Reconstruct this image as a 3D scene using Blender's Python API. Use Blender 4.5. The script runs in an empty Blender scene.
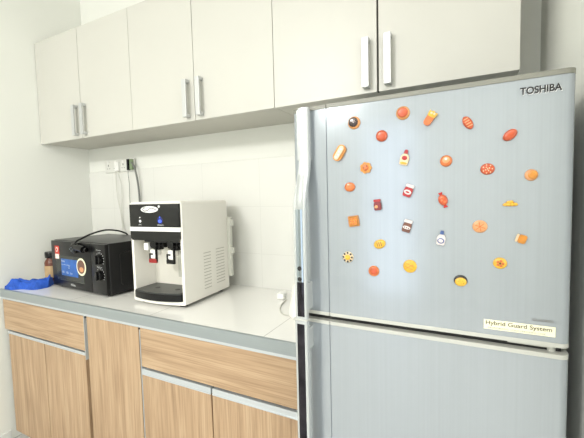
import bpy, bmesh, math, random
from mathutils import Vector, Matrix, noise
PI = math.pi
H = 0.93                      # counter top height above the floor; everything is authored relative to the counter top
col = bpy.context.scene.collection
random.seed(4)

# ------------------------------------------------------------------ materials
def lin(c):
    return tuple(((v/255)/12.92 if v/255 <= .04045 else ((v/255+.055)/1.055)**2.4) for v in c)+(1,)
def mat(name, rgb, rough=.5, metal=0, spec=.5, coat=0, bump=0, bscale=60, var=0, vscale=5, emis=0, trans=0):
    m = bpy.data.materials.new(name); m.use_nodes = True
    nt = m.node_tree; b = nt.nodes['Principled BSDF']
    c = lin(rgb)
    b.inputs['Base Color'].default_value = c
    b.inputs['Roughness'].default_value = rough
    b.inputs['Metallic'].default_value = metal
    b.inputs['Specular IOR Level'].default_value = spec
    b.inputs['Coat Weight'].default_value = coat
    b.inputs['Transmission Weight'].default_value = trans
    if coat: b.inputs['Coat Roughness'].default_value = .05
    tc = nt.nodes.new('ShaderNodeTexCoord')
    if var:
        n = nt.nodes.new('ShaderNodeTexNoise'); n.inputs['Scale'].default_value = vscale; n.inputs['Detail'].default_value = 4
        nt.links.new(tc.outputs['Object'], n.inputs['Vector'])
        r = nt.nodes.new('ShaderNodeValToRGB')
        r.color_ramp.elements[0].position = .3; r.color_ramp.elements[1].position = .7
        r.color_ramp.elements[0].color = tuple(v*(1-var) for v in c[:3])+(1,)
        r.color_ramp.elements[1].color = tuple(min(1, v*(1+var)) for v in c[:3])+(1,)
        nt.links.new(n.outputs['Fac'], r.inputs['Fac']); nt.links.new(r.outputs['Color'], b.inputs['Base Color'])
    if bump:
        n = nt.nodes.new('ShaderNodeTexNoise'); n.inputs['Scale'].default_value = bscale; n.inputs['Detail'].default_value = 3
        nt.links.new(tc.outputs['Object'], n.inputs['Vector'])
        bp = nt.nodes.new('ShaderNodeBump'); bp.inputs['Strength'].default_value = bump; bp.inputs['Distance'].default_value = .01
        nt.links.new(n.outputs['Fac'], bp.inputs['Height']); nt.links.new(bp.outputs['Normal'], b.inputs['Normal'])
    if emis:
        b.inputs['Emission Color'].default_value = c; b.inputs['Emission Strength'].default_value = emis
    return m
def wood(name, horizontal=False, seed=0):
    m = bpy.data.materials.new(name); m.use_nodes = True
    nt = m.node_tree; b = nt.nodes['Principled BSDF']; N = nt.nodes.new; L = nt.links.new
    b.inputs['Roughness'].default_value = .45
    tc = N('ShaderNodeTexCoord'); mp = N('ShaderNodeMapping')
    mp.inputs['Location'].default_value = (seed*3.1, seed*1.7, seed*2.3)
    mp.inputs['Scale'].default_value = (1.9, 8, 34) if horizontal else (34, 8, 1.9)
    L(tc.outputs['Object'], mp.inputs['Vector'])
    n0 = N('ShaderNodeTexNoise'); n0.inputs['Scale'].default_value = .9; n0.inputs['Detail'].default_value = 5; n0.inputs['Distortion'].default_value = .9
    L(mp.outputs['Vector'], n0.inputs['Vector'])
    r0 = N('ShaderNodeValToRGB'); e = r0.color_ramp.elements
    e[0].position = .12; e[0].color = lin((149, 122, 94)); e[1].position = .88; e[1].color = lin((197, 174, 144))
    x = e.new(.5); x.color = lin((180, 152, 121)); x = e.new(.62); x.color = lin((188, 161, 130))
    L(n0.outputs['Fac'], r0.inputs['Fac'])
    # fine pores
    mp2 = N('ShaderNodeMapping'); mp2.inputs['Scale'].default_value = (4, 30, 190) if horizontal else (190, 30, 4)
    L(tc.outputs['Object'], mp2.inputs['Vector'])
    n1 = N('ShaderNodeTexNoise'); n1.inputs['Scale'].default_value = 1; n1.inputs['Detail'].default_value = 3
    L(mp2.outputs['Vector'], n1.inputs['Vector'])
    r1 = N('ShaderNodeValToRGB'); r1.color_ramp.elements[0].position = .35; r1.color_ramp.elements[0].color = (.74, .70, .66, 1); r1.color_ramp.elements[1].position = .55; r1.color_ramp.elements[1].color = (1, 1, 1, 1)
    L(n1.outputs['Fac'], r1.inputs['Fac'])
    mx = N('ShaderNodeMix'); mx.data_type = 'RGBA'; mx.blend_type = 'MULTIPLY'; mx.inputs['Factor'].default_value = .8
    L(r0.outputs['Color'], mx.inputs['A']); L(r1.outputs['Color'], mx.inputs['B'])
    L(mx.outputs['Result'], b.inputs['Base Color'])
    bp = N('ShaderNodeBump'); bp.inputs['Strength'].default_value = .15; bp.inputs['Distance'].default_value = .002
    L(n1.outputs['Fac'], bp.inputs['Height']); L(bp.outputs['Normal'], b.inputs['Normal'])
    return m
def tile(name, rgb, grout, sx, sz, ox, oz, axes, w=.0015, rough=.18, coat=.3):
    """flat tiles with thin joints; axes = two of 'XYZ' used as the tile's u and v"""
    m = bpy.data.materials.new(name); m.use_nodes = True
    nt = m.node_tree; b = nt.nodes['Principled BSDF']; N = nt.nodes.new; L = nt.links.new
    tc = N('ShaderNodeTexCoord'); sp = N('ShaderNodeSeparateXYZ'); L(tc.outputs['Object'], sp.inputs['Vector'])
    outs = []
    for ax, s, o in ((axes[0], sx, ox), (axes[1], sz, oz)):
        a = N('ShaderNodeMath'); a.operation = 'SUBTRACT'; L(sp.outputs[ax], a.inputs[0]); a.inputs[1].default_value = o
        p = N('ShaderNodeMath'); p.operation = 'PINGPONG'; L(a.outputs[0], p.inputs[0]); p.inputs[1].default_value = s/2
        # pingpong is zero at multiples of s
        outs.append(p)
    mn = N('ShaderNodeMath'); mn.operation = 'MINIMUM'; L(outs[0].outputs[0], mn.inputs[0]); L(outs[1].outputs[0], mn.inputs[1])
    mr = N('ShaderNodeMapRange'); mr.inputs['From Min'].default_value = w*.5; mr.inputs['From Max'].default_value = w*1.2
    L(mn.outputs[0], mr.inputs['Value'])
    nz = N('ShaderNodeTexNoise'); nz.inputs['Scale'].default_value = 3
    L(tc.outputs['Object'], nz.inputs['Vector'])
    mv = N('ShaderNodeMix'); mv.data_type = 'RGBA'; c = lin(rgb)
    mv.inputs['A'].default_value = tuple(v*.97 for v in c[:3])+(1,); mv.inputs['B'].default_value = c
    L(nz.outputs['Fac'], mv.inputs['Factor'])
    mx = N('ShaderNodeMix'); mx.data_type = 'RGBA'; mx.inputs['A'].default_value = lin(grout)
    L(mv.outputs['Result'], mx.inputs['B']); L(mr.outputs['Result'], mx.inputs['Factor']); L(mx.outputs['Result'], b.inputs['Base Color'])
    bp = N('ShaderNodeBump'); bp.inputs['Strength'].default_value = .4; bp.inputs['Distance'].default_value = .001
    L(mr.outputs['Result'], bp.inputs['Height']); L(bp.outputs['Normal'], b.inputs['Normal'])
    b.inputs['Roughness'].default_value = rough; b.inputs['Coat Weight'].default_value = coat
    return m
def brushed(name, rgb, rough, metal, coat, axis='z'):
    m = bpy.data.materials.new(name); m.use_nodes = True
    nt = m.node_tree; b = nt.nodes['Principled BSDF']; N = nt.nodes.new; L = nt.links.new
    tc = N('ShaderNodeTexCoord'); mp = N('ShaderNodeMapping'); mp.inputs['Scale'].default_value = (160, 160, 1.2) if axis == 'z' else (1.2, 160, 160)
    L(tc.outputs['Object'], mp.inputs['Vector'])
    n = N('ShaderNodeTexNoise'); n.inputs['Scale'].default_value = 1; n.inputs['Detail'].default_value = 3; L(mp.outputs['Vector'], n.inputs['Vector'])
    r = N('ShaderNodeValToRGB'); c = lin(rgb)
    r.color_ramp.elements[0].color = tuple(v*.93 for v in c[:3])+(1,); r.color_ramp.elements[1].color = tuple(min(1, v*1.06) for v in c[:3])+(1,)
    L(n.outputs['Fac'], r.inputs['Fac']); L(r.outputs['Color'], b.inputs['Base Color'])
    b.inputs['Roughness'].default_value = rough; b.inputs['Metallic'].default_value = metal; b.inputs['Coat Weight'].default_value = coat; b.inputs['Coat Roughness'].default_value = .06
    return m

M = dict(
    wall=mat('wall_paint', (236, 237, 230), .7, bump=.03, bscale=90),
    ceil=mat('ceiling_paint', (236, 236, 230), .8, bump=.03),
    floor=tile('floor_tile', (206, 204, 198), (150, 148, 142), .6, .6, 0, 0, 'XY', .004, .3, .1),
    walltile=tile('wall_tile', (228, 228, 222), (217, 217, 211), .4, .261, .255, .19, 'XZ', .0015),
    countertile=tile('counter_tile', (250, 249, 244), (190, 188, 180), .58, 1.2, .075, .01, 'XY', .0015),
    lam=mat('cream_laminate', (198, 197, 189), .38, var=.01, vscale=2),
    lamedge=mat('cabinet_carcass', (196, 194, 184), .55, var=.02),
    gap=mat('gap_shade', (60, 58, 52), .8, var=.05),  # dark tone for strips that paint the shade between fronts
    alu=brushed('brushed_aluminium', (196, 198, 197), .4, .45, 0),
    aluedge=brushed('aluminium_edging', (154, 162, 164), .35, .35, 0, 'x'),
    alulight=brushed('aluminium_profile', (204, 210, 214), .28, .5, 0, 'x'),
    plinth=mat('plinth', (150, 135, 112), .7, var=.05),
    fridge=brushed('fridge_front', (164, 171, 177), .16, .4, .35),
    fridgeside=mat('fridge_side', (150, 156, 158), .4, var=.02),
    fridgecap=mat('fridge_cap_grey', (124, 124, 114), .4, var=.02),
    gasket=mat('gasket_black', (22, 22, 22), .6, var=.1),
    trim=mat('fridge_trim_pale', (186, 187, 180), .3, var=.02),
    handle=mat('handle_silver', (190, 194, 194), .25, .35, coat=.3, var=.01),
    chrome=mat('handle_chrome', (160, 170, 178), .08, 1, var=.01),
    darkchrome=mat('handle_dark_chrome', (58, 56, 62), .07, 1, var=.35, vscale=25),
    gripgrey=mat('handle_grip_grey', (158, 162, 160), .4, .2, var=.03),
    black=mat('gloss_black', (12, 12, 13), .22, spec=.35, var=.05),
    satin=mat('satin_black', (12, 12, 13), .45, var=.06, vscale=20),
    mwtop=mat('microwave_case', (24, 24, 25), .32, spec=.3, var=.05),
    mwdoor=mat('microwave_door', (16, 16, 17), .28, spec=.3, var=.04),
    mwglass=mat('microwave_window', (48, 51, 46), .18, spec=.4, var=.04),
    white=mat('white_plastic', (240, 237, 228), .35, var=.01),
    white2=mat('bright_white', (244, 244, 240), .4, var=.01),
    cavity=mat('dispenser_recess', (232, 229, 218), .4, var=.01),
    disp=mat('dispenser_panel', (15, 16, 16), .15, spec=.4, var=.05),
    red=mat('red_plastic', (150, 34, 30), .4, var=.05),
    stickred=mat('sticker_red', (196, 62, 48), .5, var=.1, vscale=60),
    paper=mat('sticker_white', (236, 228, 218), .6, var=.03),
    blue=mat('sticker_blue', (38, 92, 168), .4, var=.25, vscale=18),
    bluel=mat('blue_light', (70, 100, 235), .4, emis=.35),
    bluedark=mat('blue_halo', (12, 20, 92), .3, var=.1),
    led=mat('led_white', (240, 240, 240), .4, emis=.5),
    print=mat('print_white', (222, 224, 224), .5, var=.02),
    printgrey=mat('print_grey', (120, 120, 118), .5, var=.02),
    ink=mat('black_ink', (22, 22, 22), .5, var=.05),
    brownink=mat('brown_ink', (70, 62, 40), .5, var=.05),
    cream=mat('sticker_cream', (244, 240, 208), .5, var=.02),
    cloth=mat('blue_cloth', (34, 84, 184), .8, bump=.6, bscale=55, var=.2, vscale=30),
    cord=mat('black_cord', (14, 14, 14), .35, var=.1),
    conduit=mat('grey_cable', (112, 114, 110), .5, var=.05),
    whitecord=mat('white_cord', (206, 205, 196), .5, var=.03),
    socket=mat('socket_plate', (226, 226, 219), .35, var=.01),
    green=mat('green_plug', (128, 146, 112), .5, var=.06),
    tray=mat('drip_tray_black', (14, 15, 16), .3, spec=.3, var=.08),
    traytop=mat('drip_tray_grille', (62, 64, 62), .35, var=.08, vscale=60),
    jarbrown=mat('jar_brown', (100, 52, 34), .3, var=.2, vscale=30),
    jarcream=mat('jar_label', (190, 160, 118), .5, var=.08, vscale=30),
    clear=mat('clear_label', (202, 202, 190), .3, var=.05, vscale=60),
    bracket=mat('clip_translucent', (218, 218, 208), .4, var=.02),
    slot=mat('vent_shadow', (190, 187, 176), .7, var=.02),
    sole=mat('rubber_foot', (24, 24, 24), .7, var=.1),
    curtain=mat('curtain_fabric', (150, 150, 146), .9, bump=.2, var=.05),
    frame=mat('window_frame_paint', (225, 226, 222), .5, var=.01),
)
W = [wood('oak_vertical_%d' % i, False, i+1) for i in range(5)]
WH = [wood('oak_horizontal_%d' % i, True, i+7) for i in range(2)]

# ------------------------------------------------------------------ mesh helpers
def box(bm, x0, x1, y0, y1, z0, z1, bev=0, seg=2, mi=0):
    r = bmesh.ops.create_cube(bm, size=1); vs = r['verts']
    for v in vs:
        v.co = Vector(((x0+x1)/2+v.co.x*(x1-x0), (y0+y1)/2+v.co.y*(y1-y0), (z0+z1)/2+v.co.z*(z1-z0)))
    fs = set(f for v in vs for f in v.link_faces)
    for f in fs: f.material_index = mi
    if bev:
        es = list(set(e for v in vs for e in v.link_edges))
        bmesh.ops.bevel(bm, geom=es, offset=bev, segments=seg, affect='EDGES', profile=.6)
    return bm
def lathe(bm, prof, c=(0, 0, 0), axis='z', n=32, sx=1, sy=1, rot=0):
    """prof: list of (r, h). axis z: up; axis y: h goes toward -y (out of a wall)"""
    rings = []
    for r, h in prof:
        ring = []
        for k in range(n):
            a = 2*PI*k/n; u, v = r*math.cos(a)*sx, r*math.sin(a)*sy
            u, v = u*math.cos(rot)-v*math.sin(rot), u*math.sin(rot)+v*math.cos(rot)
            if axis == 'z': p = (c[0]+u, c[1]+v, c[2]+h)
            elif axis == 'y': p = (c[0]+u, c[1]-h, c[2]+v)
            else: p = (c[0]+h, c[1]+u, c[2]+v)
            ring.append(bm.verts.new(p))
        rings.append(ring)
    for a, b in zip(rings, rings[1:]):
        for k in range(n): bm.faces.new((a[k], a[(k+1) % n], b[(k+1) % n], b[k]))
    bm.faces.new(rings[0][::-1]); bm.faces.new(rings[-1])
    bmesh.ops.recalc_face_normals(bm, faces=bm.faces)
    return bm
def smooth_path(pts, k=8):
    pts = [Vector(p) for p in pts]; out = []
    for i in range(len(pts)-1):
        p0, p1, p2, p3 = pts[max(i-1, 0)], pts[i], pts[i+1], pts[min(i+2, len(pts)-1)]
        for j in range(k):
            t = j/k
            out.append(.5*((2*p1)+(p2-p0)*t+(2*p0-5*p1+4*p2-p3)*t*t+(3*p1-p0-3*p2+p3)*t**3))
    out.append(pts[-1]); return out
def tube(bm, pts, r, n=10, smooth=True):
    P = smooth_path(pts) if smooth else [Vector(p) for p in pts]
    up = Vector((0, 0, 1)); rings = []
    t0 = (P[1]-P[0]).normalized(); nrm = t0.cross(up)
    if nrm.length < .1: nrm = t0.cross(Vector((1, 0, 0)))
    nrm.normalize()
    for i, p in enumerate(P):
        t = (P[min(i+1, len(P)-1)]-P[max(i-1, 0)]).normalized()
        nrm = (nrm-t*nrm.dot(t)).normalized(); b = t.cross(nrm)
        rings.append([bm.verts.new(p+r*(math.cos(2*PI*k/n)*nrm+math.sin(2*PI*k/n)*b)) for k in range(n)])
    for a, b in zip(rings, rings[1:]):
        for k in range(n): bm.faces.new((a[k], a[(k+1) % n], b[(k+1) % n], b[k]))
    bm.faces.new(rings[0]); bm.faces.new(rings[-1])
    bmesh.ops.recalc_face_normals(bm, faces=bm.faces)
    return bm
def prism(bm, poly, a, b, axis='z'):
    """poly points (u,v) extruded from a to b. z: (x,y); y: (x,z); x: (y,z)"""
    def P(u, v, w): return (u, v, w) if axis == 'z' else ((u, w, v) if axis == 'y' else (w, u, v))
    A = [bm.verts.new(P(u, v, a)) for u, v in poly]; B = [bm.verts.new(P(u, v, b)) for u, v in poly]
    n = len(poly)
    for k in range(n): bm.faces.new((A[k], A[(k+1) % n], B[(k+1) % n], B[k]))
    bm.faces.new(A); bm.faces.new(B)
    bmesh.ops.recalc_face_normals(bm, faces=bm.faces)
    return bm
def bmn(): return bmesh.new()
def obj(name, bm, m, parent=None, loc=(0, 0, 0), smooth=False, label=None):
    me = bpy.data.meshes.new(name)
    if smooth:
        for f in bm.faces: f.smooth = True
        for e in bm.edges:
            if len(e.link_faces) == 2 and e.calc_face_angle(0) > .7: e.smooth = False
    bm.to_mesh(me); bm.free()
    for mm in (m if isinstance(m, (list, tuple)) else [m]): me.materials.append(mm)
    o = bpy.data.objects.new(name, me); col.objects.link(o); o.location = loc
    if parent: o.parent = parent
    if label: o['label'] = label
    return o
def thing(name, label, cat, loc=(0, 0, 0), rz=0, group=None):
    o = bpy.data.objects.new(name, None); col.objects.link(o); o.empty_display_size = .05
    o.location = loc; o.rotation_euler = (0, 0, rz); o['label'] = label; o['category'] = cat
    if group: o['group'] = group
    return o
def tag(o, label, cat, group=None):
    o['label'] = label; o['category'] = cat
    if group: o['group'] = group
    return o
def struct(name, bm, m, parent=None, loc=(0, 0, 0)):
    o = obj(name, bm, m, parent, loc)
    if not parent: o['kind'] = 'structure'
    return o
def text(name, s, m, parent, loc, w, h, rot=(PI/2, 0, 0), extr=.0004, label=None, bold=0, shear=0):
    cu = bpy.data.curves.new(name, 'FONT'); cu.body = s; cu.extrude = 0; cu.offset = bold; cu.shear = shear
    t = bpy.data.objects.new('tmp', cu); col.objects.link(t)
    bpy.context.view_layer.update()
    me = bpy.data.meshes.new_from_object(t.evaluated_get(bpy.context.evaluated_depsgraph_get()))
    bpy.data.objects.remove(t)
    xs = [v.co.x for v in me.vertices]; ys = [v.co.y for v in me.vertices]
    kx, ky = w/(max(xs)-min(xs)), h/(max(ys)-min(ys)); x0, y0 = min(xs), min(ys)
    for v in me.vertices: v.co = ((v.co.x-x0)*kx, (v.co.y-y0)*ky, 0)
    me.name = name; me.materials.clear(); me.materials.append(m)
    o = bpy.data.objects.new(name, me); col.objects.link(o); o.location = loc; o.rotation_euler = rot; o.parent = parent
    if label: o['label'] = label
    return o

# ------------------------------------------------------------------ the room
XW = 2.709; ZF = -H; ZC = 2.05; YB = -4.6; XR = 4.3
struct('floor', box(bmn(), -.1, XR+.1, YB-.1, .1, ZF-.1, ZF), M['floor'])
struct('ceiling', box(bmn(), -.1, XR+.1, YB-.1, .1, ZC, ZC+.1), M['ceil'])
struct('wall_back', box(bmn(), -.1, XR+.1, 0, .1, ZF, ZC), M['wall'])
struct('wall_left', box(bmn(), -.1, 0, YB, 0, ZF, ZC), M['wall'])
struct('wall_right', box(bmn(), XW, XW+.12, -.86, 0, ZF, ZC), M['wall'])
struct('wall_far_right', box(bmn(), XR, XR+.1, YB, 0, ZF, ZC), M['wall'])
bm = bmn()                                   # rear wall with a window opening
WX0, WX1, WZ0, WZ1 = 1.12, 1.92, -.93, 1.5
box(bm, 0, WX0, YB-.1, YB, ZF, ZC); box(bm, WX1, XR, YB-.1, YB, ZF, ZC)
box(bm, WX0, WX1, YB-.1, YB, WZ1, ZC)
struct('wall_rear', bm, M['wall'])
bm = bmn()
for x in (WX0, WX1-.05): box(bm, x, x+.05, YB-.07, YB-.02, WZ0, WZ1)
for z in (WZ0, WZ1-.05): box(bm, WX0, WX1, YB-.07, YB-.02, z, z+.05)
struct('window_1', bm, M['frame'])
bm = bmn()
for y in (-3.08, -2.22, -1.36): box(bm, XR-.05, XR-.001, y-.025, y+.025, -.30, 1.20)
for z in (-.30, 1.15): box(bm, XR-.05, XR-.001, -3.1, -1.34, z, z+.05)
struct('fill_light_frame', bm, M['frame'])  # invented frame around the added side fill; the wall has no opening
# baseboards
struct('baseboard_left', box(bmn(), 0, .012, YB, -.60, ZF, -.868, .002), M['frame'])
# tiled splashback, part of the wall
struct('trim_1', box(bmn(), 0.0005, 2.0, -.008, 0, 0, .712, .001), M['walltile'])

# ------------------------------------------------------------------ upper cabinets
DU = .3205; ZU = .8765; ZT = 1.5095
def bar_handle(parent, x, z0, z1, y, w=.025, d=.03):
    bm = bmn()
    box(bm, x-w/2, x+w/2, y-d, y-d+.008, z0, z1, .001)
    box(bm, x-w/2, x+w/2, y-d+.006, y, z0, z0+.014, .001); box(bm, x-w/2, x+w/2, y-d+.006, y, z1-.014, z1, .001)
    return obj('door_handle', bm, M['alu'], parent)
xs = [0.0015, .4342, .8662, 1.3015, 1.7363, 2.1714, 2.6111]
ulabels = ['cream overhead cabinet in the corner against the left wall, above the microwave',
           'cream overhead cabinet in the middle of the row, above the water dispenser',
           'cream overhead cabinet above the fridge at the right end of the row']
for i in range(3):
    x0, xm, x1 = xs[2*i], xs[2*i+1], xs[2*i+2]
    t = thing('overhead_cabinet', ulabels[i], 'cabinet', (x0, 0, ZU), group='cream overhead cabinets')
    w, h = x1-x0, (ZT-ZU); g = .0012
    bm = bmn(); D = DU-.019
    box(bm, g, .017, -D, -.001, .002, h); box(bm, w-.017, w-g, -D, -.001, .002, h)
    box(bm, .017, w-.017, -D, -.001, .002, .02); box(bm, .017, w-.017, -D, -.001, h-.018, h)
    box(bm, .017, w-.017, -.008, -.001, .02, h-.018); box(bm, (xm-x0)-.008, (xm-x0)+.008, -D, -.008, .02, h-.018)
    obj('carcass', bm, M['lamedge'], t)
    s = xm-x0; gg = .0016 if i < 2 else .0035
    off = [.0385, .0405, .0395][i]
    for a, b, hx in ((.001, s-gg, s-off), (s+gg, w-.0015, s+off)):
        d = obj('door', box(bmn(), a, b, -DU, -DU+.018, 0, h, .0012), M['lam'], t)
        bar_handle(d, hx, .016, .192, -DU)
    obj('door_gap_shade', box(bmn(), s-gg-.001, s+gg+.001, -DU+.010, -DU+.019, .001, h-.001), M['gap'], t)  # dark strip standing in for the shade between the two doors

# ------------------------------------------------------------------ counter and base cabinets
YC = -.60
t = thing('countertop', 'long white tiled countertop with pale metal front edging below the splashback', 'countertop', (0, 0, 0))
obj('tiled_slab', box(bmn(), .001, 1.985, YC+.012, -.0085, -.04, 0), M['countertile'], t)
bm = bmn()
prism(bm, [(YC, -.046), (YC, -.002), (YC+.002, 0), (YC+.012, 0), (YC+.012, -.046)], .001, 1.985, 'x')
obj('front_edging', bm, M['aluedge'], t)
obj('lower_lip', box(bmn(), .001, 1.985, YC+.003, YC+.02, -.059, -.046, .001), M['alulight'], t)

def base_cabinet(x0, x1, label):
    return thing('base_cabinet', label, 'cabinet', (x0, 0, -.86), group='oak base cabinets')
YF = YC+.006      # front face of the doors
def carc(t, x0, x1, o=0):
    w = x1-x0
    bm = bmn(); box(bm, .001+o, w-.001, YF+.02, -.002, .003, .797)
    obj('carcass', bm, M['lamedge'], t)
    for lx in (.06+o, w-.05):
        for ly in (YF+.07, -.06):
            lg = lathe(bmn(), [(.022, -.07), (.022, -.062), (.014, -.058), (.014, .003)], (lx, ly, 0), n=16)
            obj('leg', lg, M['sole'], t, smooth=True)
def profile(t, x0, x1, z, h=.010):      # aluminium grip profile above the doors
    bm = bmn()
    box(bm, x0, x1, YF-.001, YF+.018, z-.003, z+h, .001)
    box(bm, x0, x1, YF-.003, YF+.004, z-.004, z+.001)
    return obj('grip_profile', bm, M['alulight'], t)
o0 = .86
# left unit
t = base_cabinet(0.001, .79, 'oak base cabinet in the left corner with one drawer over two doors')
carc(t, 0.001, .79, .045)
d = obj('drawer', box(bmn(), .013, .775, YF, YF+.019, o0-.240, o0-.0625, .001), WH[0], t)
obj('edge_strip', box(bmn(), .776, .7785, YF-.0005, YF+.015, o0-.285, o0-.0625), M['alulight'], t)
obj('door', box(bmn(), .0525, .4165, YF, YF+.019, 0, o0-.262, .001), W[0], t)
obj('door', box(bmn(), .4215, .775, YF, YF+.019, 0, o0-.262, .001), W[1], t)
obj('door_gap_shade', box(bmn(), .4155, .4225, YF+.006, YF+.0195, .002, o0-.264), M['gap'], t)  # solid dark strip behind the gap, painted shade
profile(t, .048, .4175, o0-.258); profile(t, .4205, .775, o0-.258)
obj('shadow_gap', box(bmn(), .048, .776, YF+.014, YF+.0195, o0-.262, o0-.235), M['gap'], t)
# tall single door
t = base_cabinet(.79, 1.172, 'tall single-door oak base cabinet between the two drawer units')
carc(t, .79, 1.172)
obj('door', box(bmn(), .011, .376, YF, YF+.019, 0, o0-.061, .001), W[2], t)
bm = bmn(); box(bm, .001, .008, YF-.004, YF+.01, o0-.068, o0-.060); obj('hinge_cap', bm, M['ink'], t)
# right unit
t = base_cabinet(1.172, 1.96, 'oak base cabinet beside the fridge with a wide drawer over two doors')
carc(t, 1.172, 1.96)
obj('drawer', box(bmn(), .006, .786, YF, YF+.019, o0-.236, o0-.061, .001), WH[1], t)
obj('edge_strip', box(bmn(), .001, .0045, YF-.0005, YF+.015, o0-.8, o0-.061), M['alulight'], t)
obj('door', box(bmn(), .006, .395, YF, YF+.019, 0, o0-.272, .001), W[3], t)
obj('door', box(bmn(), .401, .786, YF, YF+.019, 0, o0-.272, .001), W[4], t)
obj('door_gap_shade', box(bmn(), .394, .402, YF+.012, YF+.0195, .002, o0-.274), M['gap'], t)  # shade in the gap, put in as a dark strip
profile(t, .006, .394, o0-.268, .022); profile(t, .402, .786, o0-.268, .022)
obj('shadow_gap', box(bmn(), .006, .786, YF+.014, YF+.0195, 0.02, o0-.232), M['gap'], t)
bm = bmn(); box(bm, .0005, .0065, YF-.004, YF+.01, o0-.068, o0-.0605); obj('hinge_cap', bm, M['ink'], t)
struct('baseboard_back', box(bmn(), .05, 1.94, YF+.12, YF+.134, ZF, -.862), M['plinth'])

# ------------------------------------------------------------------ fridge
FX0, FX1, FY, FT = 2.011, 2.6665, -.719, .750
f = thing('refrigerator', 'tall silver two-door refrigerator with a glossy front covered in food magnets', 'refrigerator', (FX0, 0, -H))
fw = FX1-FX0
def fz(z): return z+H
obj('body', box(bmn(), .006, fw-.006, FY+.075, -.04, .03, fz(FT)-.010, .006), M['fridgeside'], f)
def front_profile(ex=0):
    P = []
    P += [(.004, FY+.066), (.0, FY+.055), (.0, FY+.030)]
    for k in range(1, 6):
        a = PI/2*k/6; P.append((.012*(1-math.cos(a)), FY+.030-.022*math.sin(a)))
    P += [(.03, FY+.004), (.1065, FY+.001), (.1078, FY+.004), (.1102, FY+.004), (.1115, FY)]
    for k in range(1, 16):
        u = k/16; P.append((.1115+(fw-.135)*u, FY-.0000*math.sin(PI*u)))
    for k in range(0, 7):
        a = PI/2*k/6; P.append((fw-.018+.018*math.sin(a), FY+.018-.018*math.cos(a)))
    P += [(fw, FY+.055), (fw-.004, FY+.066)]
    return [(x, y-ex) for x, y in P]
ud = obj('upper_door', prism(bmn(), front_profile(), fz(.168), fz(FT)-.0105), M['fridge'], f, smooth=True)
obj('top_cap', prism(bmn(), front_profile(.002), fz(FT)-.0107, fz(FT)), M['fridgecap'], ud, smooth=True)
obj('bottom_trim', prism(bmn(), front_profile(.001), fz(.159), fz(.1685)), M['trim'], ud, smooth=True)
ld = obj('lower_door', prism(bmn(), front_profile(), fz(-.82), fz(.134)), M['fridge'], f, smooth=True)
obj('top_trim', prism(bmn(), front_profile(.001), fz(.1335), fz(.1435)), M['trim'], ld, smooth=True)
obj('gasket', box(bmn(), .01, fw-.012, FY+.02, FY+.08, fz(.128), fz(.17)), M['gasket'], f)
bm = bmn(); box(bm, fw-.115, fw-.03, FY+.004, FY+.05, fz(.1545), fz(.1605), .001); lathe(bm, [(.008, 0), (.008, .018)], (fw-.03, FY+.02, fz(.141)), n=14)
obj('hinge', bm, M['trim'], f)
obj('kick_plate', box(bmn(), .02, fw-.02, FY+.05, FY+.08, .02, fz(-.825)), M['gasket'], f)
for lx in (.06, fw-.06):
    for ly in (FY+.12, -.1): obj('foot', lathe(bmn(), [(.02, 0), (.02, .012), (.012, .014), (.012, .035)], (lx, ly, 0), n=16), M['sole'], f)
# handle: profile swept down the door edge.  (z, y_front, x_left, x_right)
def handle(name, rows, parent, m, depth=.014):
    bm = bmn(); rings = []
    for z, y, xa, xb in rows:
        r = min(.005, depth*.4)
        pts = [(xa, y+depth), (xa, y+r), (xa+r*.3, y+r*.3), (xa+r, y), (xb-r, y), (xb-r*.3, y+r*.3), (xb, y+r), (xb, y+depth)]
        rings.append([bm.verts.new((px, py, z)) for px, py in pts])
    n = 8
    for a, b in zip(rings, rings[1:]):
        for k in range(n): bm.faces.new((a[k], a[(k+1) % n], b[(k+1) % n], b[k]))
    bm.faces.new(rings[0]); bm.faces.new(rings[-1]); bmesh.ops.recalc_face_normals(bm, faces=bm.faces)
    return obj(name, bm, m, parent, smooth=True)
def srow(z0, z1, f_, n=14): return [f_(i/n, z0+(z1-z0)*i/n) for i in range(n+1)]
def ss(t): t = max(0, min(1, t)); return t*t*(3-2*t)
def up(t, z):
    zz = z-H; k = ss((.61-zz)/.15)          # 0 at the top, 1 lower
    e = ss((.20-zz)/.05)*.0
    return (z, FY-.022-.027*k, .031-.008*k, .064-.004*k)
rows = srow(fz(.745), fz(.1575), up, 40)
hu = handle('handle', rows, f, M['handle'])
def strip(name, z0, z1, xa, xb, m, parent, fn, dy=.0012, n=20):
    rows = []
    for i in range(n+1):
        z = z0+(z1-z0)*i/n; y = fn(0, z)[1]-dy; rows.append((z, y, xa, xb))
    return handle(name, rows, parent, m, .003)
strip('grip_inset', fz(.56), fz(.465), .033, .054, M['gripgrey'], hu, up)
strip('chrome_inset', fz(.4645), fz(.262), .0315, .053, M['chrome'], hu, up)
strip('dark_inset', fz(.2615), fz(.164), .0315, .053, M['darkchrome'], hu, up)
bm = bmn()
for z in (.30, .27):
    lathe(bm, [(.0065, 0), (.0065, .002)], (.041, FY-.0485, fz(z)), 'y', 12)
obj('screw_cap', bm, M['ink'], hu)
obj('mount', box(bmn(), .030, .056, FY-.045, FY+.010, fz(.175), fz(.255), .004), M['handle'], hu)
obj('mount', box(bmn(), .026, .060, FY-.018, FY+.010, fz(.60), fz(.742), .003), M['handle'], hu)
def lo(t, z):
    zz = z-H; k = 1-ss((-.30-zz)/.3)
    return (z, FY-.022-.027*k, .021, .060)
hl = handle('handle', srow(fz(.1535), fz(-.72), lo, 30), f, M['handle'])
strip('dark_inset', fz(.142), fz(-.24), .0290, .052, M['darkchrome'], hl, lo)
obj('cap', box(bmn(), .019, .062, FY-.053, FY-.034, fz(.1530), fz(.1575), .0015), M['trim'], hl)
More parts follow.
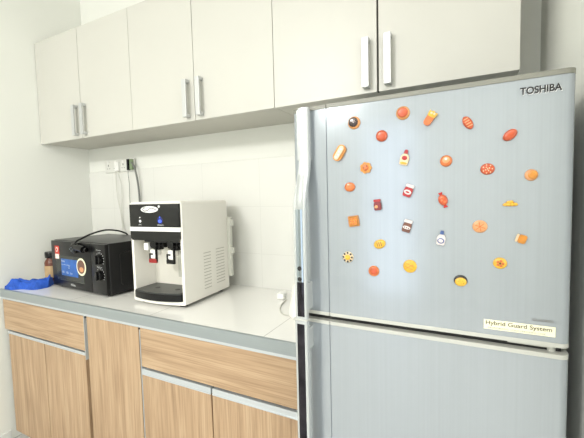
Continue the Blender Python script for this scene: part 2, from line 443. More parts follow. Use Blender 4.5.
obj('mount', box(bmn(), .030, .056, FY-.045, FY+.010, fz(.06), fz(.125), .004), M['handle'], hl)
obj('mount', box(bmn(), .026, .056, FY-.02, FY+.010, fz(-.71), fz(-.6), .003), M['handle'], hl)
# writing on the door
text('brand_lettering', 'TOSHIBA', M['ink'], ud, (2.5674-FX0, FY-.0014, fz(.7065)), .074, .0155, bold=.031, label='black capital brand lettering at the top right')
text('lettering_highlight', 'TOSHIBA', M['print'], ud, (2.5684-FX0, FY-.0008, fz(.7052)), .074, .0155, bold=.031)
text('model_lettering', 'GR-H52MSEG', M['printgrey'], ud, (2.598-FX0, FY-.001, fz(.2125)), .038, .0055, bold=.02)
st = obj('sticker', box(bmn(), 2.5035-FX0, 2.6395-FX0, FY-.0012, FY+.001, fz(.1815), fz(.2035)), M['cream'], f, label='long cream sticker at the lower right of the upper door')
text('sticker_lettering', 'Hybrid Guard System', M['brownink'], st, (2.5075-FX0, FY-.0018, fz(.1895)), .126, .0125, bold=.010)
text('sticker_small_lettering', 'DEODORIZING  LONG FRESHNESS CARE', M['printgrey'], st, (2.512-FX0, FY-.0018, fz(.1840)), .110, .0032)

# ------------------------------------------------------------------ magnets
MC = dict(
    tan=mat('m_tan', (195, 134, 77), .35, coat=.4, var=.12, vscale=90), choc=mat('m_choc', (44, 21, 15), .2, coat=.6, var=.2, vscale=90),
    orange=mat('m_orange', (194, 104, 47), .3, coat=.5, var=.12, vscale=70), redor=mat('m_redorange', (181, 74, 32), .3, coat=.5, var=.15, vscale=70),
    gold=mat('m_gold', (195, 127, 40), .3, coat=.5, var=.15, vscale=80), yellow=mat('m_yellow', (211, 164, 43), .3, coat=.5, var=.12, vscale=80),
    cream=mat('m_cream', (215, 194, 159), .35, coat=.4, var=.05, vscale=80), white=mat('m_white', (211, 201, 199), .3, coat=.4, var=.03, vscale=80),
    red=mat('m_red', (164, 28, 27), .25, coat=.5, var=.1, vscale=80), dred=mat('m_darkred', (120, 25, 25), .25, coat=.5, var=.15, vscale=80),
    brown=mat('m_brown', (104, 59, 38), .3, coat=.5, var=.15, vscale=80), blue=mat('m_blue', (62, 87, 140), .3, coat=.4, var=.1, vscale=80),
    peach=mat('m_peach', (209, 147, 97), .35, coat=.4, var=.12, vscale=80), black=mat('m_black', (24, 21, 21), .3, coat=.4, var=.1, vscale=80))
SC = 1.0
def mag(x, z, label, rot=0):
    t = thing('fridge_magnet', label, 'magnet', (x, FY, z), group='food-shaped fridge magnets')
    t.rotation_euler = (0, rot, 0); return t
def dome(t, name, m, rx, rz, h, c=(0, 0), y0=0, n=28, flat=.5, label=None, rot=0):
    pr = [(1, 0), (1.0, h*.35/1), (.96, h*.6), (.85, h*.82), (.62, h*.95), (.3, h), (.02, h)]
    return obj(name, lathe(bmn(), [(r*rx, hh+y0) for r, hh in pr], (c[0], 0, c[1]), 'y', n, 1, rz/rx, rot), m, t, smooth=True, label=label)
def pblock(t, name, m, poly, h, y0=0, bev=.0015):
    bm = bmn(); prism(bm, poly, -y0, -y0-h, 'y')
    if bev:
        bmesh.ops.bevel(bm, geom=[e for e in bm.edges], offset=bev, segments=2, affect='EDGES')
    return obj(name, bm, m, t, smooth=True)
def capsule(r, L, n=10):
    P = []
    for k in range(n+1): a = -PI/2+PI*k/n; P.append((L/2-r+r*math.cos(a), r*math.sin(a)))
    for k in range(n+1): a = PI/2+PI*k/n; P.append((-L/2+r+r*math.cos(a), r*math.sin(a)))
    return P
def dots(t, name, m, pts, r, y0, h=.0015):
    for x, z in pts: dome(t, name, m, r, r, h, (x, z), y0, 10)
def ringpts(n, r, a0=0): return [(r*math.cos(a0+2*PI*k/n), r*math.sin(a0+2*PI*k/n)) for k in range(n)]
def R(d): return math.radians(d)
# 1 chocolate tart
t = mag(2.1985, .6905, 'round tart magnet with a glossy dark chocolate top and tan crust, upper left of door')
dome(t, 'crust', MC['tan'], .0165, .0165, .006); dome(t, 'filling', MC['choc'], .0125, .0125, .0035, (-.001, .001), .0055)
dots(t, 'cream_fleck', MC['white'], [(-.002, .003), (.002, .004), (0, 0)], .0017, .0088)
# 2 big orange tart
t = mag(2.323, .7, 'round tan tart magnet with a red-orange centre, topmost on the fridge door')
dome(t, 'crust', MC['tan'], .0165, .0165, .006); dome(t, 'filling', MC['redor'], .0125, .012, .0035, (0, .0005), .0055)
# 3 small shiny orange bun
t = mag(2.2705, .649, 'small shiny orange-red round bun magnet below the chocolate tart')
dome(t, 'bun', MC['redor'], .0145, .0145, .009); dots(t, 'highlight', MC['peach'], [(-.006, .0045)], .0016, .0078, .001)
# 4 sausage roll
t = mag(2.3855, .6785, 'brown sausage magnet with a pale yellow paper top, tilted, right of topmost tart', R(-55))
obj('sausage', prism(bmn(), capsule(.0085, .036), 0, -.009, 'y'), MC['orange'], t, smooth=True)
pblock(t, 'wrapper', MC['yellow'], [(.004, -.009), (.018, -.0105), (.015, -.003), (.020, 0), (.015, .004), (.018, .0105), (.004, .009)], .0105, 0, .001)
dots(t, 'mustard_drop', MC['cream'], [(.012, .003), (.013, -.004)], .0028, .0105)
# 5 striped roll
t = mag(2.467, .6595, 'oval orange roll magnet with pale slanted stripes, tilted, near the top right', R(60))
dome(t, 'roll', MC['redor'], .0165, .0095, .008)
for k in range(4): 
    x = -.0095+k*.006
    obj('stripe', prism(bmn(), [(x-.001, -.0055), (x+.0012, -.0055), (x+.0018, .0055), (x-.0004, .0055)], -.0055, -.0086, 'y'), MC['peach'], t)
# 6 oval red bread
t = mag(2.55, .6235, 'plain oval red-orange bread magnet, rightmost in the top row', R(-38))
dome(t, 'bread', MC['redor'], .0155, .0105, .009)
# 7 hot dog
t = mag(2.158, .6145, 'long hot dog magnet in a golden bun with white cream, leftmost on the door', R(-57))
obj('bun', prism(bmn(), capsule(.0125, .046), 0, -.008, 'y'), MC['gold'], t, smooth=True)
obj('cream_filling', prism(bmn(), capsule(.0065, .040), -.0075, -.0115, 'y'), MC['cream'], t, smooth=True)
dots(t, 'cream_fleck', MC['white'], [(-.013, .001), (-.005, -.001), (.003, .001), (.011, 0)], .0035, .0105)
# 8 flower cookie
t = mag(2.229, .5705, 'flower-shaped golden brown biscuit magnet right of the long hot dog')
P = []
for k in range(60):
    a = 2*PI*k/60; r = .0125+.0028*abs(math.cos(3.5*a)); P.append((r*math.cos(a), r*math.sin(a)))
obj('biscuit', prism(bmn(), P, 0, -.006, 'y'), MC['gold'], t, smooth=True); dome(t, 'nut_centre', MC['orange'], .008, .008, .003, (0, 0), .0055)
dots(t, 'crumb', MC['brown'], [(.003, .004), (-.004, 0), (.001, -.005)], .0018, .0075)
# bottles and jars
def bottle(x, z, label, body, cap, lab, rot=0, s=1, neck=True):
    t = mag(x, z, label, rot)
    P = [(-.008*s, -.015*s), (.008*s, -.015*s), (.009*s, .001*s), (.0045*s, .0085*s), (-.0045*s, .0085*s), (-.009*s, .001*s)] if neck else [(-.0085*s, -.013*s), (.0085*s, -.013*s), (.0095*s, 0), (.008*s, .008*s), (-.008*s, .008*s), (-.0095*s, 0)]
    pblock(t, 'bottle' if neck else 'jar_body', body, P, .008)
    c = [(-.0042*s, .0085*s), (.0042*s, .0085*s), (.003*s, .017*s), (-.003*s, .017*s)] if neck else [(-.0085*s, .008*s), (.0085*s, .008*s), (.0085*s, .0145*s), (-.0085*s, .0145*s)]
    pblock(t, 'cap' if neck else 'lid', cap, c, .0085, 0, .001)
    return t
t = bottle(2.3275, .589, 'cream sauce bottle magnet with a red cap and red label, near upper centre', MC['cream'], MC['red'], None, R(14), 1.2)
dome(t, 'label_patch', MC['red'], .0065, .0055, .0015, (0, 0), .008); dome(t, 'base_band', MC['yellow'], .0085, .003, .001, (0, -.013), .008)
t = bottle(2.3355, .507, 'bright red jar magnet with a white label and white lid', MC['red'], MC['white'], None, R(22), 1.15, False)
dome(t, 'label_patch', MC['white'], .009, .0058, .0015, (0, -.003), .008); dome(t, 'label_emblem', MC['red'], .005, .0022, .001, (0, -.003), .0092)
t = bottle(2.259, .4725, 'dark red jar magnet with a maroon lid, right of the small orange bun', MC['dred'], MC['red'], None, R(-6), 1.05, False)
dome(t, 'label_patch', MC['peach'], .0045, .004, .0015, (-.003, -.004), .008)
t = bottle(2.3325, .4185, 'brown chocolate spread jar magnet with a white lid and white label', MC['brown'], MC['white'], None, R(16), 1.15, False)
dome(t, 'label_patch', MC['white'], .0095, .0042, .0015, (0, -.003), .008); dots(t, 'label_emblem', MC['brown'], [(-.005, -.003), (0, -.003), (.005, -.003)], .0016, .0092, .0006)
t = bottle(2.4115, .391, 'white and blue bottle magnet, the only blue one on the door', MC['white'], MC['blue'], None, R(8), 1.1)
dome(t, 'label_patch', MC['blue'], .0078, .0066, .0012, (0, -.006), .008); dome(t, 'label_centre', MC['white'], .0055, .0042, .0012, (0, -.006), .009)
# 10 egg bun
t = mag(2.4215, .5755, 'round light orange bun magnet with a painted white highlight, upper centre')
dome(t, 'bun', MC['orange'], .0135, .0135, .008); dome(t, 'crown', MC['peach'], .008, .008, .002, (0, .002), .0072); dots(t, 'highlight_dot', MC['white'], [(0, .0045)], .003, .0088)  # the white dot is a highlight put in as colour
# 11 dotted cookie
t = mag(2.5075, .5515, 'round orange-red cookie magnet sprinkled with white dots')
dome(t, 'cookie', MC['redor'], .0145, .0128, .007); dots(t, 'sprinkle', MC['cream'], ringpts(7, .0092)+ringpts(4, .0042, .5)+[(0, 0)], .0014, .0062)
# 12 golden bun right
t = mag(2.5905, .534, 'round golden bun magnet with a pale left rim, farthest right on the door')
dome(t, 'bun', MC['peach'], .0125, .0125, .007); dome(t, 'glaze', MC['gold'], .009, .0095, .003, (.002, .0005), .006)
# 13
t = mag(2.1845, .522, 'small plain orange bun magnet near the left edge, above the square cracker')
dome(t, 'bun', MC['orange'], .0145, .0125, .008)
# 15 candy
t = mag(2.415, .483, 'red and orange twisted candy magnet with pointed ends', R(70))
dome(t, 'candy', MC['redor'], .0135, .0105, .009)
pblock(t, 'wrapper_end', MC['red'], [(.011, -.002), (.019, -.0055), (.019, .0055), (.011, .002)], .005, 0, .0008)
pblock(t, 'wrapper_end', MC['red'], [(-.011, -.002), (-.019, -.0055), (-.019, .0055), (-.011, .002)], .005, 0, .0008)
dots(t, 'stripe', MC['orange'], [(-.005, .002), (0, -.002), (.005, .002)], .003, .0078)
# 17 fries
t = mag(2.5525, .4735, 'heap of yellow cheese puffs magnet, low and wide, right side', R(0))
P = [(-.0165, -.004), (-.012, -.006), (.0, -.007), (.012, -.006), (.0165, -.003), (.008, .001), (.002, .007), (-.003, .0055), (-.009, .001)]
pblock(t, 'heap_base', MC['gold'], P, .005)
for x, z in ((-.010, -.003), (-.004, -.003), (.003, -.003), (.010, -.0025), (-.004, .002), (.002, .003)): dome(t, 'puff', MC['yellow'], .004, .0035, .003, (x, z), .004, 12)
# 18 cracker
t = mag(2.1945, .430, 'square orange waffle cracker magnet near the left edge', R(-8))
pblock(t, 'cracker', MC['tan'], [(-.0145, -.0145), (.0145, -.0145), (.0145, .0145), (-.0145, .0145)], .006)
pblock(t, 'grid_face', MC['gold'], [(-.012, -.012), (.012, -.012), (.012, .012), (-.012, .012)], .002, .0055, .001)
dots(t, 'hole', MC['orange'], [(i*.0065, j*.0065) for i in (-1, 0, 1) for j in (-1, 0, 1)], .0022, .0073)
# 21 peach pie
t = mag(2.4935, .4205, 'large round peach-coloured pie magnet scored with lines')
dome(t, 'pie', MC['peach'], .0155, .0145, .006)
for a in (20, 80, 140): 
    bm = bmn(); box(bm, -.011, .011, -.0068, -.005, -.0007, .0007); bmesh.ops.rotate(bm, verts=bm.verts, cent=(0, 0, 0), matrix=Matrix.Rotation(R(a), 3, 'Y')); obj('score_line', bm, MC['orange'], t)
# 22 toast cube
t = mag(2.574, .394, 'tilted golden toast block magnet with a cream left side, lower right', R(18))
pblock(t, 'toast', MC['gold'], [(-.006, -.009), (.0095, -.009), (.0095, .010), (-.006, .010)], .008, 0, .002)
pblock(t, 'crust', MC['cream'], [(-.0105, -.008), (-.0062, -.009), (-.0062, .010), (-.0105, .009)], .007, 0, .001)
# 23 yellow roll
t = mag(2.263, .3705, 'oval yellow roll magnet with brown slashes, centre left', R(-20))
dome(t, 'roll', MC['yellow'], .0155, .0120, .008); 
for x in (-.005, .0, .005): obj('slash', prism(bmn(), [(x-.001, -.006), (x+.0005, -.006), (x+.0015, .006), (x, .006)], -.0065, -.0085, 'y'), MC['brown'], t)
# 24 black-dotted cookie
t = mag(2.1765, .3315, 'cream cookie magnet ringed with black dots, low at the left')
dome(t, 'cookie', MC['cream'], .0150, .0150, .005); dome(t, 'centre', MC['yellow'], .0075, .0075, .003, (0, 0), .0048)
dots(t, 'chocolate_chip', MC['black'], ringpts(8, .0118), .0028, .0042, .002)
# 25
t = mag(2.247, .298, 'small red-orange round bun magnet at the bottom left')
dome(t, 'bun', MC['orange'], .0142, .0140, .007); dome(t, 'glaze', MC['redor'], .0095, .0095, .002, (.001, .001), .0062)
# 26
t = mag(2.3385, .317, 'large round bright yellow pancake magnet scored with orange lines, bottom centre')
dome(t, 'pancake', MC['yellow'], .0165, .0165, .006)
for a, dz in ((25, .004), (25, -.004), (-30, 0)):
    bm = bmn(); box(bm, -.010, .010, -.0068, -.005, dz-.0007, dz+.0007); bmesh.ops.rotate(bm, verts=bm.verts, cent=(0, 0, 0), matrix=Matrix.Rotation(R(a), 3, 'Y')); obj('score_line', bm, MC['gold'], t)
# 27
t = mag(2.4545, .289, 'yellow omelette magnet in a black pan, lowest on the fridge door')
dome(t, 'pan', MC['black'], .0150, .0135, .004, (-.0005, .0015)); dome(t, 'omelette', MC['yellow'], .0128, .0105, .004, (0, -.001), .0038)
dots(t, 'herb', MC['brown'], [(-.005, 0), (.004, .002), (.001, -.005), (.006, -.003), (-.002, .004)], .0011, .0068, .001)
# 28
t = mag(2.5345, .3375, 'yellow-orange round cookie magnet with a brown flower centre, lower right')
dome(t, 'cookie', MC['yellow'], .0140, .0130, .006); dots(t, 'petal', MC['orange'], ringpts(5, .0055), .003, .0055, .002); dome(t, 'flower_centre', MC['brown'], .0022, .0022, .0015, (0, 0), .006)

# ------------------------------------------------------------------ microwave
mw = thing('microwave_oven', 'black countertop microwave oven with two dial knobs and stickers on its door', 'microwave', (.266, -.445, .0), math.radians(-4.1))
MW, MD, MZ0, MZ1 = .550, .36, .012, .281
obj('case', box(bmn(), 0, MW, .018, MD, MZ0, MZ1, .006, 3), M['mwtop'], mw, smooth=True)
dr = obj('door', box(bmn(), .003, .415, 0, .0195, MZ0+.002, MZ1-.003, .004), M['mwdoor'], mw, smooth=True)
obj('window', box(bmn(), .055, .345, -.0015, .004, .052, .198, .003), M['mwglass'], dr)
obj('control_panel', box(bmn(), .417, MW-.002, 0, .0195, MZ0+.002, MZ1-.003, .004), M['mwdoor'], mw, smooth=True)
# indented right side panel
bm = bmn(); prism(bm, [(.09, .05), (.30, .05), (.315, .065), (.315, .215), (.30, .23), (.09, .23), (.075, .215), (.075, .065)], MW-.002, MW+.0025, 'x')
bmesh.ops.inset_region(bm, faces=[f_ for f_ in bm.faces if f_.normal.x > .9], thickness=.012, depth=-.004)
obj('side_vent_panel', bm, M['mwtop'], mw)
for cz in (.198, .115):
    k = obj('knob', lathe(bmn(), [(.034, 0), (.034, .002), (.026, .003), (.025, .016), (.023, .018), (.002, .018)], (.497, 0, cz), 'y', 32), M['black'], mw, smooth=True)
    bm = bmn(); box(bm, .492, .502, -.026, -.016, cz-.023, cz+.023, .002); obj('grip', bm, M['black'], k)
    bm = bmn()
    for j in range(12):
        a = R(-130+j*23); x, z = .497+.036*math.sin(a), cz+.036*math.cos(a); box(bm, x-.0016, x+.0016, -.0012, .001, z-.0016, z+.0016)
    obj('dial_mark', bm, M['print'], k)
text('knob_caption', 'Power', M['print'], mw, (.472, -.0010, .244), .04, .006); text('knob_caption', 'Defrost', M['print'], mw, (.472, -.0010, .156), .045, .006)
text('brand_lettering', 'Midea', M['print'], dr, (.202, -.0010, .028), .046, .013)
# stickers
s1 = obj('energy_sticker', box(bmn(), .036, .084, -.0014, .001, .172, .250, .0005), M['stickred'], mw, label='red and white rectangular sticker at the top left of the door')
obj('lower_field', box(bmn(), .040, .080, -.0022, .0, .175, .202), M['paper'], s1)
obj('emblem', lathe(bmn(), [(.013, 0), (.013, .001)], (.060, -.0014, .228), 'y', 20), M['paper'], s1)
obj('emblem_core', lathe(bmn(), [(.008, 0), (.008, .001)], (.060, -.0022, .228), 'y', 20), M['stickred'], s1)
s2 = obj('advert_sticker', box(bmn(), .088, .262, -.0024, -.001, .082, .178, .0005), M['blue'], mw, label='blue printed sticker with a round food picture')
text('advert_heading', 'Easy', M['print'], s2, (.096, -.0030, .158), .036, .013); text('advert_line', 'Quick & Even Heating', M['print'], s2, (.096, -.0030, .141), .085, .007)
for j in range(3):
    text('advert_feature', ['20L', '5', '35m'][j], M['print'], s2, (.098+j*.042, -.0030, .098-j*.002), .024, .010)
text('advert_number', '2', M['print'], s2, (.168, -.0030, .126), .009, .016)
s2.location.x = .022; s1.location.x = .010
pl = obj('food_picture', lathe(bmn(), [(.046, 0), (.046, .001), (.040, .0016)], (.300, -.0024, .145), 'y', 36, 1, 1.05), M['cream'], s2)
obj('food', lathe(bmn(), [(.037, .0), (.037, .0016), (.01, .0022)], (.300, -.0034, .146), 'y', 30, 1, 1.02), MC['brown'], s2)
obj('food_garnish', lathe(bmn(), [(.020, .0), (.020, .001)], (.306, -.0052, .132), 'y', 24, 1, .7), MC['peach'], s2)
for fx in (.04, MW-.04):
    for fy in (.04, MD-.04): obj('foot', lathe(bmn(), [(.014, 0), (.016, .004), (.016, .013)], (fx, fy, 0), n=16), M['sole'], mw)
# power lead: lies over the top, plug hangs over the front
def mwp(x, y, z): 
    v = Matrix.Rotation(math.radians(-4.1), 3, 'Z') @ Vector((x, y, z)); return Vector((v.x+.266, v.y-.445, v.z))
bm = bmn()
tube(bm, [(.297, -.022, .262), (.300, -.012, .284), (.285, .03, .298), (.262, .10, .316), (.237, .19, .327), (.215, .27, .318), (.203, .33, .300), (.200, .366, .272), (.205, .372, .18), (.24, .372, .02)], .0052)
pc = obj('power_cord', bm, M['cord'], mw, smooth=True, label='black power cord arched over the top with its plug hanging in front')
bm = bmn()
lathe(bm, [(.029, -.004), (.031, .004), (.031, .018), (.025, .024)], (.290, -.004, .249), 'y', 20, 1, .9)
obj('plug', bm, M['black'], pc, smooth=True)
bm = bmn(); tube(bm, [(.31, -.020, .255), (.345, -.020, .253), (.385, -.019, .247)], .0175, 12); tube(bm, [(.38, -.018, .248), (.404, -.014, .245)], .011, 12)
obj('plug_body', bm, M['black'], pc, smooth=True)
bm = bmn()
for x, z in ((.276, .246), (.290, .236), (.293, .254)): box(bm, x-.004, x+.004, -.034, -.026, z-.0025, z+.0025)
obj('prong', bm, M['chrome'], pc)

# jar behind
t = thing('condiment_jar', 'brown jar with cream label and black lid between microwave and left wall', 'jar', (.120, -.366, 0))
obj('glass', lathe(bmn(), [(.036, 0), (.040, .006), (.040, .125), (.034, .14), (.028, .148), (.028, .155)], n=28), M['jarbrown'], t, smooth=True)
obj('label_band', lathe(bmn(), [(.0402, .03), (.0412, .031), (.0412, .105), (.0402, .106)], n=28), M['jarcream'], t, smooth=True)
obj('lid', lathe(bmn(), [(.034, .155), (.036, .158), (.036, .188), (.034, .192), (.01, .194)], n=28), M['black'], t, smooth=True)

# cloth
def cloth():
    bm = bmn(); nu, nv = 90, 36
    a = Vector((.045, -.600, 0)); b = Vector((.224, -.432, 0)); d = (b-a); L = d.length; d.normalize(); s = Vector((-d.y, d.x, 0))
    top = {}; base = {}
    for i in range(nu+1):
        u = i/nu
        hw = .012+.05*ss(u/.35)*(1-.15*ss((u-.8)/.2)); hw *= 1+.22*math.sin(u*9+1)
        hh = .016+.030*ss(u/.25)*(1+.25*math.sin(u*7+.5))
        cen = a+d*(L*u)+s*(.012*math.sin(u*6))
        for j in range(nv+1):
            v = -1+2*j/nv
            p = cen+s*(hw*v)
            e = (1-abs(v)**2.6)
            n1 = noise.noise(Vector((u*5.5+v*1.1, v*2.2-u*2, 3.1))); n2 = noise.noise(Vector((u*9, v*4+u*3, 7)))
            ridge = abs(noise.noise(Vector((u*6-v*2.2, v*3.5, 11))))
            z = e*(hh*(1+.4*n1+.15*n2)+.012*(.5-ridge)*ss(u/.2))
            if u in (0, 1): z *= .35
            top[i, j] = bm.verts.new((p.x, p.y, max(z, .0015))); base[i, j] = (p.x, p.y)
    for i in range(nu):
        for j in range(nv): bm.faces.new((top[i, j], top[i+1, j], top[i+1, j+1], top[i, j+1]))
    bmesh.ops.recalc_face_normals(bm, faces=bm.faces)
    if sum(f_.normal.z for f_ in bm.faces) < 0: bmesh.ops.reverse_faces(bm, faces=bm.faces)
    g = bmesh.ops.extrude_face_region(bm, geom=list(bm.faces))
    for v in g['geom']:
        if isinstance(v, bmesh.types.BMVert): v.co.z = .0004
    for v in bm.verts:                       # the front of the cloth bunches up at the counter edge
        d = (YC+.008)-v.co.y
        if d > 0: v.co.y = YC+.008-d*.12
    bmesh.ops.recalc_face_normals(bm, faces=bm.faces)
    return bm
tag(obj('cleaning_cloth', cloth(), M['cloth'], smooth=True), 'crumpled royal blue cloth on the counter left of the microwave', 'cloth')

# ------------------------------------------------------------------ water dispenser
wd = thing('water_dispenser', 'white countertop water dispenser with black control panel and two taps', 'water dispenser', (1.004, -.480, 0), math.radians(3.2))
DW, DD, DZ = .317, .360, .493
zb = .014
# body: side walls, top, back, around an open recess
bm = bmn()
prism(bm, [(.0, .016), (.0, DZ-.014), (.004, DZ-.005), (.014, DZ), (DW-.014, DZ), (DW-.004, DZ-.005), (DW, DZ-.014), (DW, .016), (DW-.006, .012), (.006, .012)], .02, DD, 'y')
# carve the recess by building it as separate shells: body starts behind the recess
bm.free(); bm = bmn()
R_ = .145  # recess depth
prof = [(.0, .016), (.0, DZ-.014), (.004, DZ-.005), (.014, DZ), (DW-.014, DZ), (DW-.004, DZ-.005), (DW, DZ-.014), (DW, .016), (DW-.006, zb), (.006, zb)]
prism(bm, prof, R_, DD, 'y')
prism(bm, [(.0, .016), (.0, DZ-.014), (.004, DZ-.005), (.014, DZ), (DW-.014, DZ), (DW-.004, DZ-.005), (DW, DZ-.014), (DW, .016), (DW-.006, zb), (DW-.014, zb), (DW-.014, .315), (.014, .315), (.014, zb), (.006, zb)], .006, R_, 'y')
# rounded front lip at the base
P = [(.006, R_)]
for k in range(13):
    a = k/12; x = .006+(DW-.012)*a; P.append((x, .004-.018*math.sin(PI*a)))
P.append((DW-.006, R_))
prism(bm, P, zb, .030, 'z')
obj('housing', bm, M['white'], wd)
# recess back is slightly darker, curved
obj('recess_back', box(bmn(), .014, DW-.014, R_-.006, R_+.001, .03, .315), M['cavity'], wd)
up_ = obj('control_panel', box(bmn(), .006, DW-.008, -.004, .010, .374, DZ-.011, .003), M['disp'], wd, smooth=True)
obj('white_band', box(bmn(), .004, DW-.006, -.003, .010, .354, .374, .001), M['white2'], wd)
lower = bmn()
prism(lower, [(.008, .354), (DW-.010, .354), (DW-.010, .322), (DW-.018, .311), (.016, .311), (.008, .322)], .012, -.004, 'y')
obj('lower_panel', lower, M['disp'], wd)
obj('tap_housing', box(bmn(), .075, DW-.03, .012, .10, .300, .325, .004), M['satin'], wd)
lg = obj('logo', lathe(bmn(), [(.053, 0), (.053, .001)], (.135, -.004, .457), 'y', 40, 1, .29), M['white2'], wd, label='white oval logo with dark script')
bm = bmn(); tube(bm, [(.090, -.0055, .459), (.105, -.0055, .450), (.125, -.0055, .453), (.145, -.0055, .463), (.165, -.0055, .459), (.178, -.0055, .455)], .0022, 8); tube(bm, [(.10, -.0055, .463), (.108, -.0055, .465)], .003, 8)
obj('logo_script', bm, M['printgrey'], lg, smooth=True)
obj('logo_mark', lathe(bmn(), [(.006, 0), (.006, .001)], (.194, -.004, .470), 'y', 12), M['print'], lg)
obj('indicator_light', lathe(bmn(), [(.0062, 0), (.0062, .001)], (.074, -.004, .402), 'y', 16), M['led'], up_)
obj('indicator_light', lathe(bmn(), [(.0035, 0), (.0035, .001)], (.073, -.004, .419), 'y', 16), M['print'], up_)
text('indicator_caption', 'HOT', M['print'], up_, (.064, -.0046, .3815), .018, .0065)
h_ = obj('blue_button', lathe(bmn(), [(.017, 0), (.017, .0008)], (.197, -.004, .406), 'y', 24), M['bluedark'], wd)
obj('button_light', lathe(bmn(), [(.0105, 0), (.0105, .001)], (.197, -.0048, .402), 'y', 20, 1, .8), M['bluel'], h_)
obj('button_mark', prism(bmn(), [(.193, .416), (.201, .416), (.197, .427)], -.0048, -.0056, 'y'), M['bluel'], h_)
text('button_caption', 'COOLING', M['print'], up_, (.180, -.0046, .3815), .037, .006)
# taps
for tx, paddle, lab in ((.128, M['red'], 'tap with a red paddle'), (.235, M['black'], 'tap with a black paddle')):
    bm = bmn()
    lathe(bm, [(.024, .262), (.026, .268), (.026, .312)], (tx, .050, 0), n=24)
    bx = tube(bm, [(tx, .06, .290), (tx, .012, .290)], .019, 18, False)
    tube(bm, [(tx+.022, .05, .288), (tx+.045, .05, .288)], .017, 16, False)
    tp = obj('tap', bm, M['black'], wd, smooth=True, label=lab)
    bm = bmn(); box(bm, tx-.012, tx+.024, .008, .012, .224, .266, .001); obj('lever_plate', bm, M['white2'], tp)
    bm = bmn(); box(bm, tx+.020, tx+.028, .004, .014, .208, .272, .0015); box(bm, tx-.018, tx-.011, .004, .014, .208, .248, .0015); box(bm, tx-.018, tx+.004, .004, .014, .241, .249, .0015); obj('lever_frame', bm, M['black'], tp)
    bm = bmn(); box(bm, tx-.018, tx+.028, .002, .014, .203, .222, .002); obj('paddle', bm, paddle, tp)
    obj('nozzle', lathe(bmn(), [(.009, .235), (.012, .24), (.012, .268)], (tx, .05, 0), n=16), M['white'], tp)
bm = bmn(); box(bm, .078, .104, .006, .03, .262, .296, .002); obj('lock_button', bm, M['white2'], wd)
obj('clear_tag', box(bmn(), .166, .187, R_-.0085, R_-.006, .11, .26), M['clear'], wd)
obj('clear_tag', box(bmn(), .262, .292, R_-.0085, R_-.006, .135, .26), M['clear'], wd)
# drip tray
P = [(.016, R_-.008)]
for k in range(17):
    a = k/16; x = .010+(DW-.030)*a; P.append((x, .002-.026*math.sin(PI*a)**.8 if 0 < a < 1 else .002))
P.append((DW-.020, R_-.008))
tr = obj('drip_tray', prism(bmn(), P, .030, .063, 'z'), M['tray'], wd, smooth=False)
P2 = [(.012+(x-.012)*.98, y+.004) for x, y in P]
obj('grille', prism(bmn(), P2, .063, .0685, 'z'), M['traytop'], tr)
for x in (.10, .225): obj('drain_hole', lathe(bmn(), [(.012, .0685), (.012, .0695)], (x, .06, 0), n=16), M['ink'], tr)
# side vents on the right: two columns of louvres
v0 = None
for (ya, yb, za, zt, n) in ((.148, .205, .056, .232, 12), (.248, .322, .062, .238, 12)):
    bm = bmn()
    for k in range(n):
        z = za+(zt-za)*k/(n-1); box(bm, DW-.001, DW+.0006, ya, yb, z, z+.0038)
    obj('vent_louvres', bm, M['slot'], wd)
# rear bracket and feet
bm = bmn()
box(bm, DW-.04, DW+.018, DD-.004, DD+.022, .075, .40, .006); box(bm, DW-.03, DW+.032, DD, DD+.016, .35, .385, .003); box(bm, DW-.03, DW+.032, DD, DD+.016, .20, .235, .003)
obj('rear_bracket', bm, M['bracket'], wd)
for fx in (.04, DW-.04):
    for fy in (.04, DD-.04): obj('foot', lathe(bmn(), [(.018, 0), (.02, .005), (.02, zb+.001)], (fx, fy, 0), n=16), M['sole'], wd)

# ------------------------------------------------------------------ sockets and leads
def socket(x0, label):
    t = thing('wall_socket', label, 'socket', (x0, -.0085, .697), group='double wall sockets above the counter')
    obj('plate', box(bmn(), 0, .146, -.010, 0, 0, .086, .003), M['socket'], t, smooth=True)
    for k in (0, 1):
        bm = bmn(); cx = .038+.07*k
        box(bm, cx-.003, cx+.003, -.0106, -.009, .044, .056)
        for dx in (-.011, .011): box(bm, cx+dx-.0035, cx+dx+.0035, -.0106, -.009, .026, .0295)
        obj('pin_holes', bm, M['ink'], t)
        obj('rocker_switch', box(bmn(), cx-.006, cx+.006, -.014, -.008, .062, .078, .0015), M['white2'], t)
    return t
socket(.196, 'white double wall socket nearest the corner, holding the white adapter')
socket(.345, 'white double wall socket holding the black plug, right of the other socket')
t = thing('power_adapter', 'small white power adapter in the left wall socket with two thin hanging leads', 'adapter', (.318, -.0180, .705))
obj('body', box(bmn(), .0, .038, -.020, 0, 0, .060, .004), M['white2'], t, smooth=True)
obj('lead', tube(bmn(), [(.008, -.013, .003), (.003, -.012, -.03), (-.010, -.004, -.08), (-.006, -.003, -.17), (.016, -.003, -.27), (.030, -.003, -.39), (.025, -.003, -.55), (.04, -.003, -.68)], .0022, 8), M['whitecord'], t, smooth=True)
obj('lead', tube(bmn(), [(.032, -.013, .003), (.033, -.012, -.03), (.040, -.004, -.09), (.040, -.003, -.19), (.030, -.003, -.29), (.046, -.003, -.42), (.06, -.003, -.55), (.07, -.003, -.68)], .0022, 8), M['whitecord'], t, smooth=True)
t = thing('power_plug', 'black plug in the right-hand wall socket', 'plug', (.440, -.0180, .703))
obj('plug_body', box(bmn(), 0, .018, -.020, 0, 0, .074, .004), M['black'], t, smooth=True)
obj('lead', tube(bmn(), [(.009, -.014, .005), (.006, -.014, -.03), (.0, -.004, -.09), (-.004, -.003, -.2), (.004, -.003, -.32), (.0, -.003, -.45), (.004, -.003, -.6), (.004, -.003, -.697)], .0018, 8), M['conduit'], t, smooth=True)
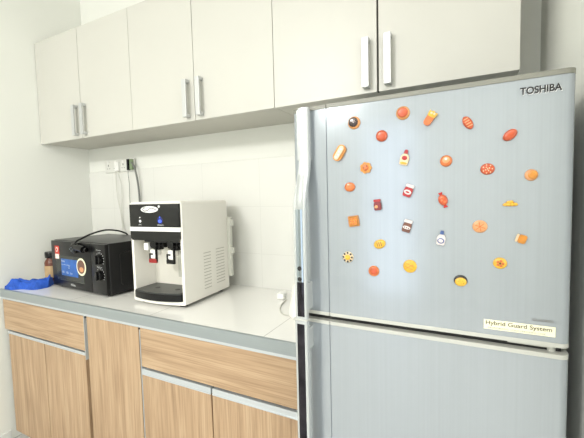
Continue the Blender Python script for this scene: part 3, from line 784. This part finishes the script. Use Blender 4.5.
t = thing('power_plug', 'pale green plug at the right end of the sockets with thick grey cable', 'plug', (.466, -.0180, .705))
obj('plug_body', box(bmn(), 0, .022, -.018, 0, 0, .07, .004), M['green'], t, smooth=True)
obj('cable', tube(bmn(), [(.017, -.014, .045), (.036, -.024, .040), (.056, -.022, .005), (.066, -.012, -.09), (.067, -.006, -.2), (.067, -.006, -.4), (.067, -.006, -.69)], .0062, 10), M['conduit'], t, smooth=True)

# ------------------------------------------------------------------ charger and white container by the fridge
t = thing('usb_charger', 'small white plug with a thin looping lead on the counter near the fridge', 'charger', (1.655, -.15, 0))
bm = bmn(); box(bm, -.022, .018, -.018, .018, 0.001, .030, .006, 3); obj('plug_body', bm, M['white2'], t, smooth=True)
obj('lead', tube(bmn(), [(.014, -.006, .014), (.035, -.03, .006), (.045, -.09, .003), (.075, -.16, .003), (.115, -.205, .003), (.15, -.215, .004)], .0028, 8), M['whitecord'], t, smooth=True)
t = thing('plastic_container', 'white tapered plastic container tucked on the counter against the fridge side', 'container', (1.855, -.335, 0))
obj('body', lathe(bmn(), [(.066, .001), (.072, .008), (.071, .03), (.062, .09), (.050, .15), (.040, .175)], n=32), M['white'], t, smooth=True)
t.scale = (.82, .82, .82)
obj('lid', lathe(bmn(), [(.041, .175), (.041, .186), (.03, .196), (.01, .198)], n=32), M['white2'], t, smooth=True)

# ------------------------------------------------------------------ lights
def area(name, loc, size, sy, power, color, target=None, rot=None):
    l = bpy.data.lights.new(name, 'AREA'); l.shape = 'RECTANGLE'; l.size = size; l.size_y = sy; l.energy = power; l.color = color
    o = bpy.data.objects.new(name, l); col.objects.link(o); o.location = loc
    if target: o.rotation_euler = (Vector(target)-Vector(loc)).to_track_quat('-Z', 'Y').to_euler()
    return o
area('ceiling_lamp_and_fill', (.75, -3.9, ZC-.03), .6, .6, 108, (1, .98, .95), target=(1.4, -.4, .4))
area('ceiling_lamp_and_fill', (2.4, -3.1, ZC-.03), 2.6, 1.8, 50, (1, .99, .975), target=(2.4, -3.09, -1))  # oversized fill added to flatten the contrast, not a known fixture
area('daylight_and_fill', (XR-.06, -2.2, .45), 1.7, 1.4, 29, (.97, .99, 1.0), target=(0, -2.0, .45))  # added side fill that brightens the left wall; no real window here
area('daylight_and_fill', ((WX0+WX1)/2, YB-.15, (WZ0+WZ1)/2), WX1-WX0, WZ1-WZ0, 9, (.88, .95, 1.0), target=((WX0+WX1)/2, 0, (WZ0+WZ1)/2))
w = bpy.data.worlds.new('world'); bpy.context.scene.world = w; w.use_nodes = True
w.node_tree.nodes['Background'].inputs[0].default_value = (.85, .92, 1, 1); w.node_tree.nodes['Background'].inputs[1].default_value = 1.0

# ------------------------------------------------------------------ camera (fitted to the photograph)
cam = bpy.data.cameras.new('camera'); co = bpy.data.objects.new('camera', cam); col.objects.link(co)
yaw, pitch, roll = 0.4675412, -0.0632116, -0.0243946
F = Vector((-math.sin(yaw)*math.cos(pitch), math.cos(yaw)*math.cos(pitch), math.sin(pitch)))
Rt = Vector((math.cos(yaw), math.sin(yaw), 0)); U = Rt.cross(F)
R2 = math.cos(roll)*Rt+math.sin(roll)*U; U2 = -math.sin(roll)*Rt+math.cos(roll)*U
mt = Matrix((R2, U2, -F)).transposed().to_4x4(); mt.translation = Vector((2.468133, -1.632178, 0.499251))
co.matrix_world = mt
cam.sensor_width = 36; cam.lens = 348.796/584*36; cam.clip_start = .02
bpy.context.scene.camera = co

# lift everything so that the floor lies at z = 0
for o in list(bpy.context.scene.objects):
    if o.parent is None: o.location.z += H if o.name.split('.')[0] != 'refrigerator' else H
sc = bpy.context.scene
sc.view_settings.view_transform = 'Standard'; sc.view_settings.look = 'None'; sc.view_settings.exposure = 0.0
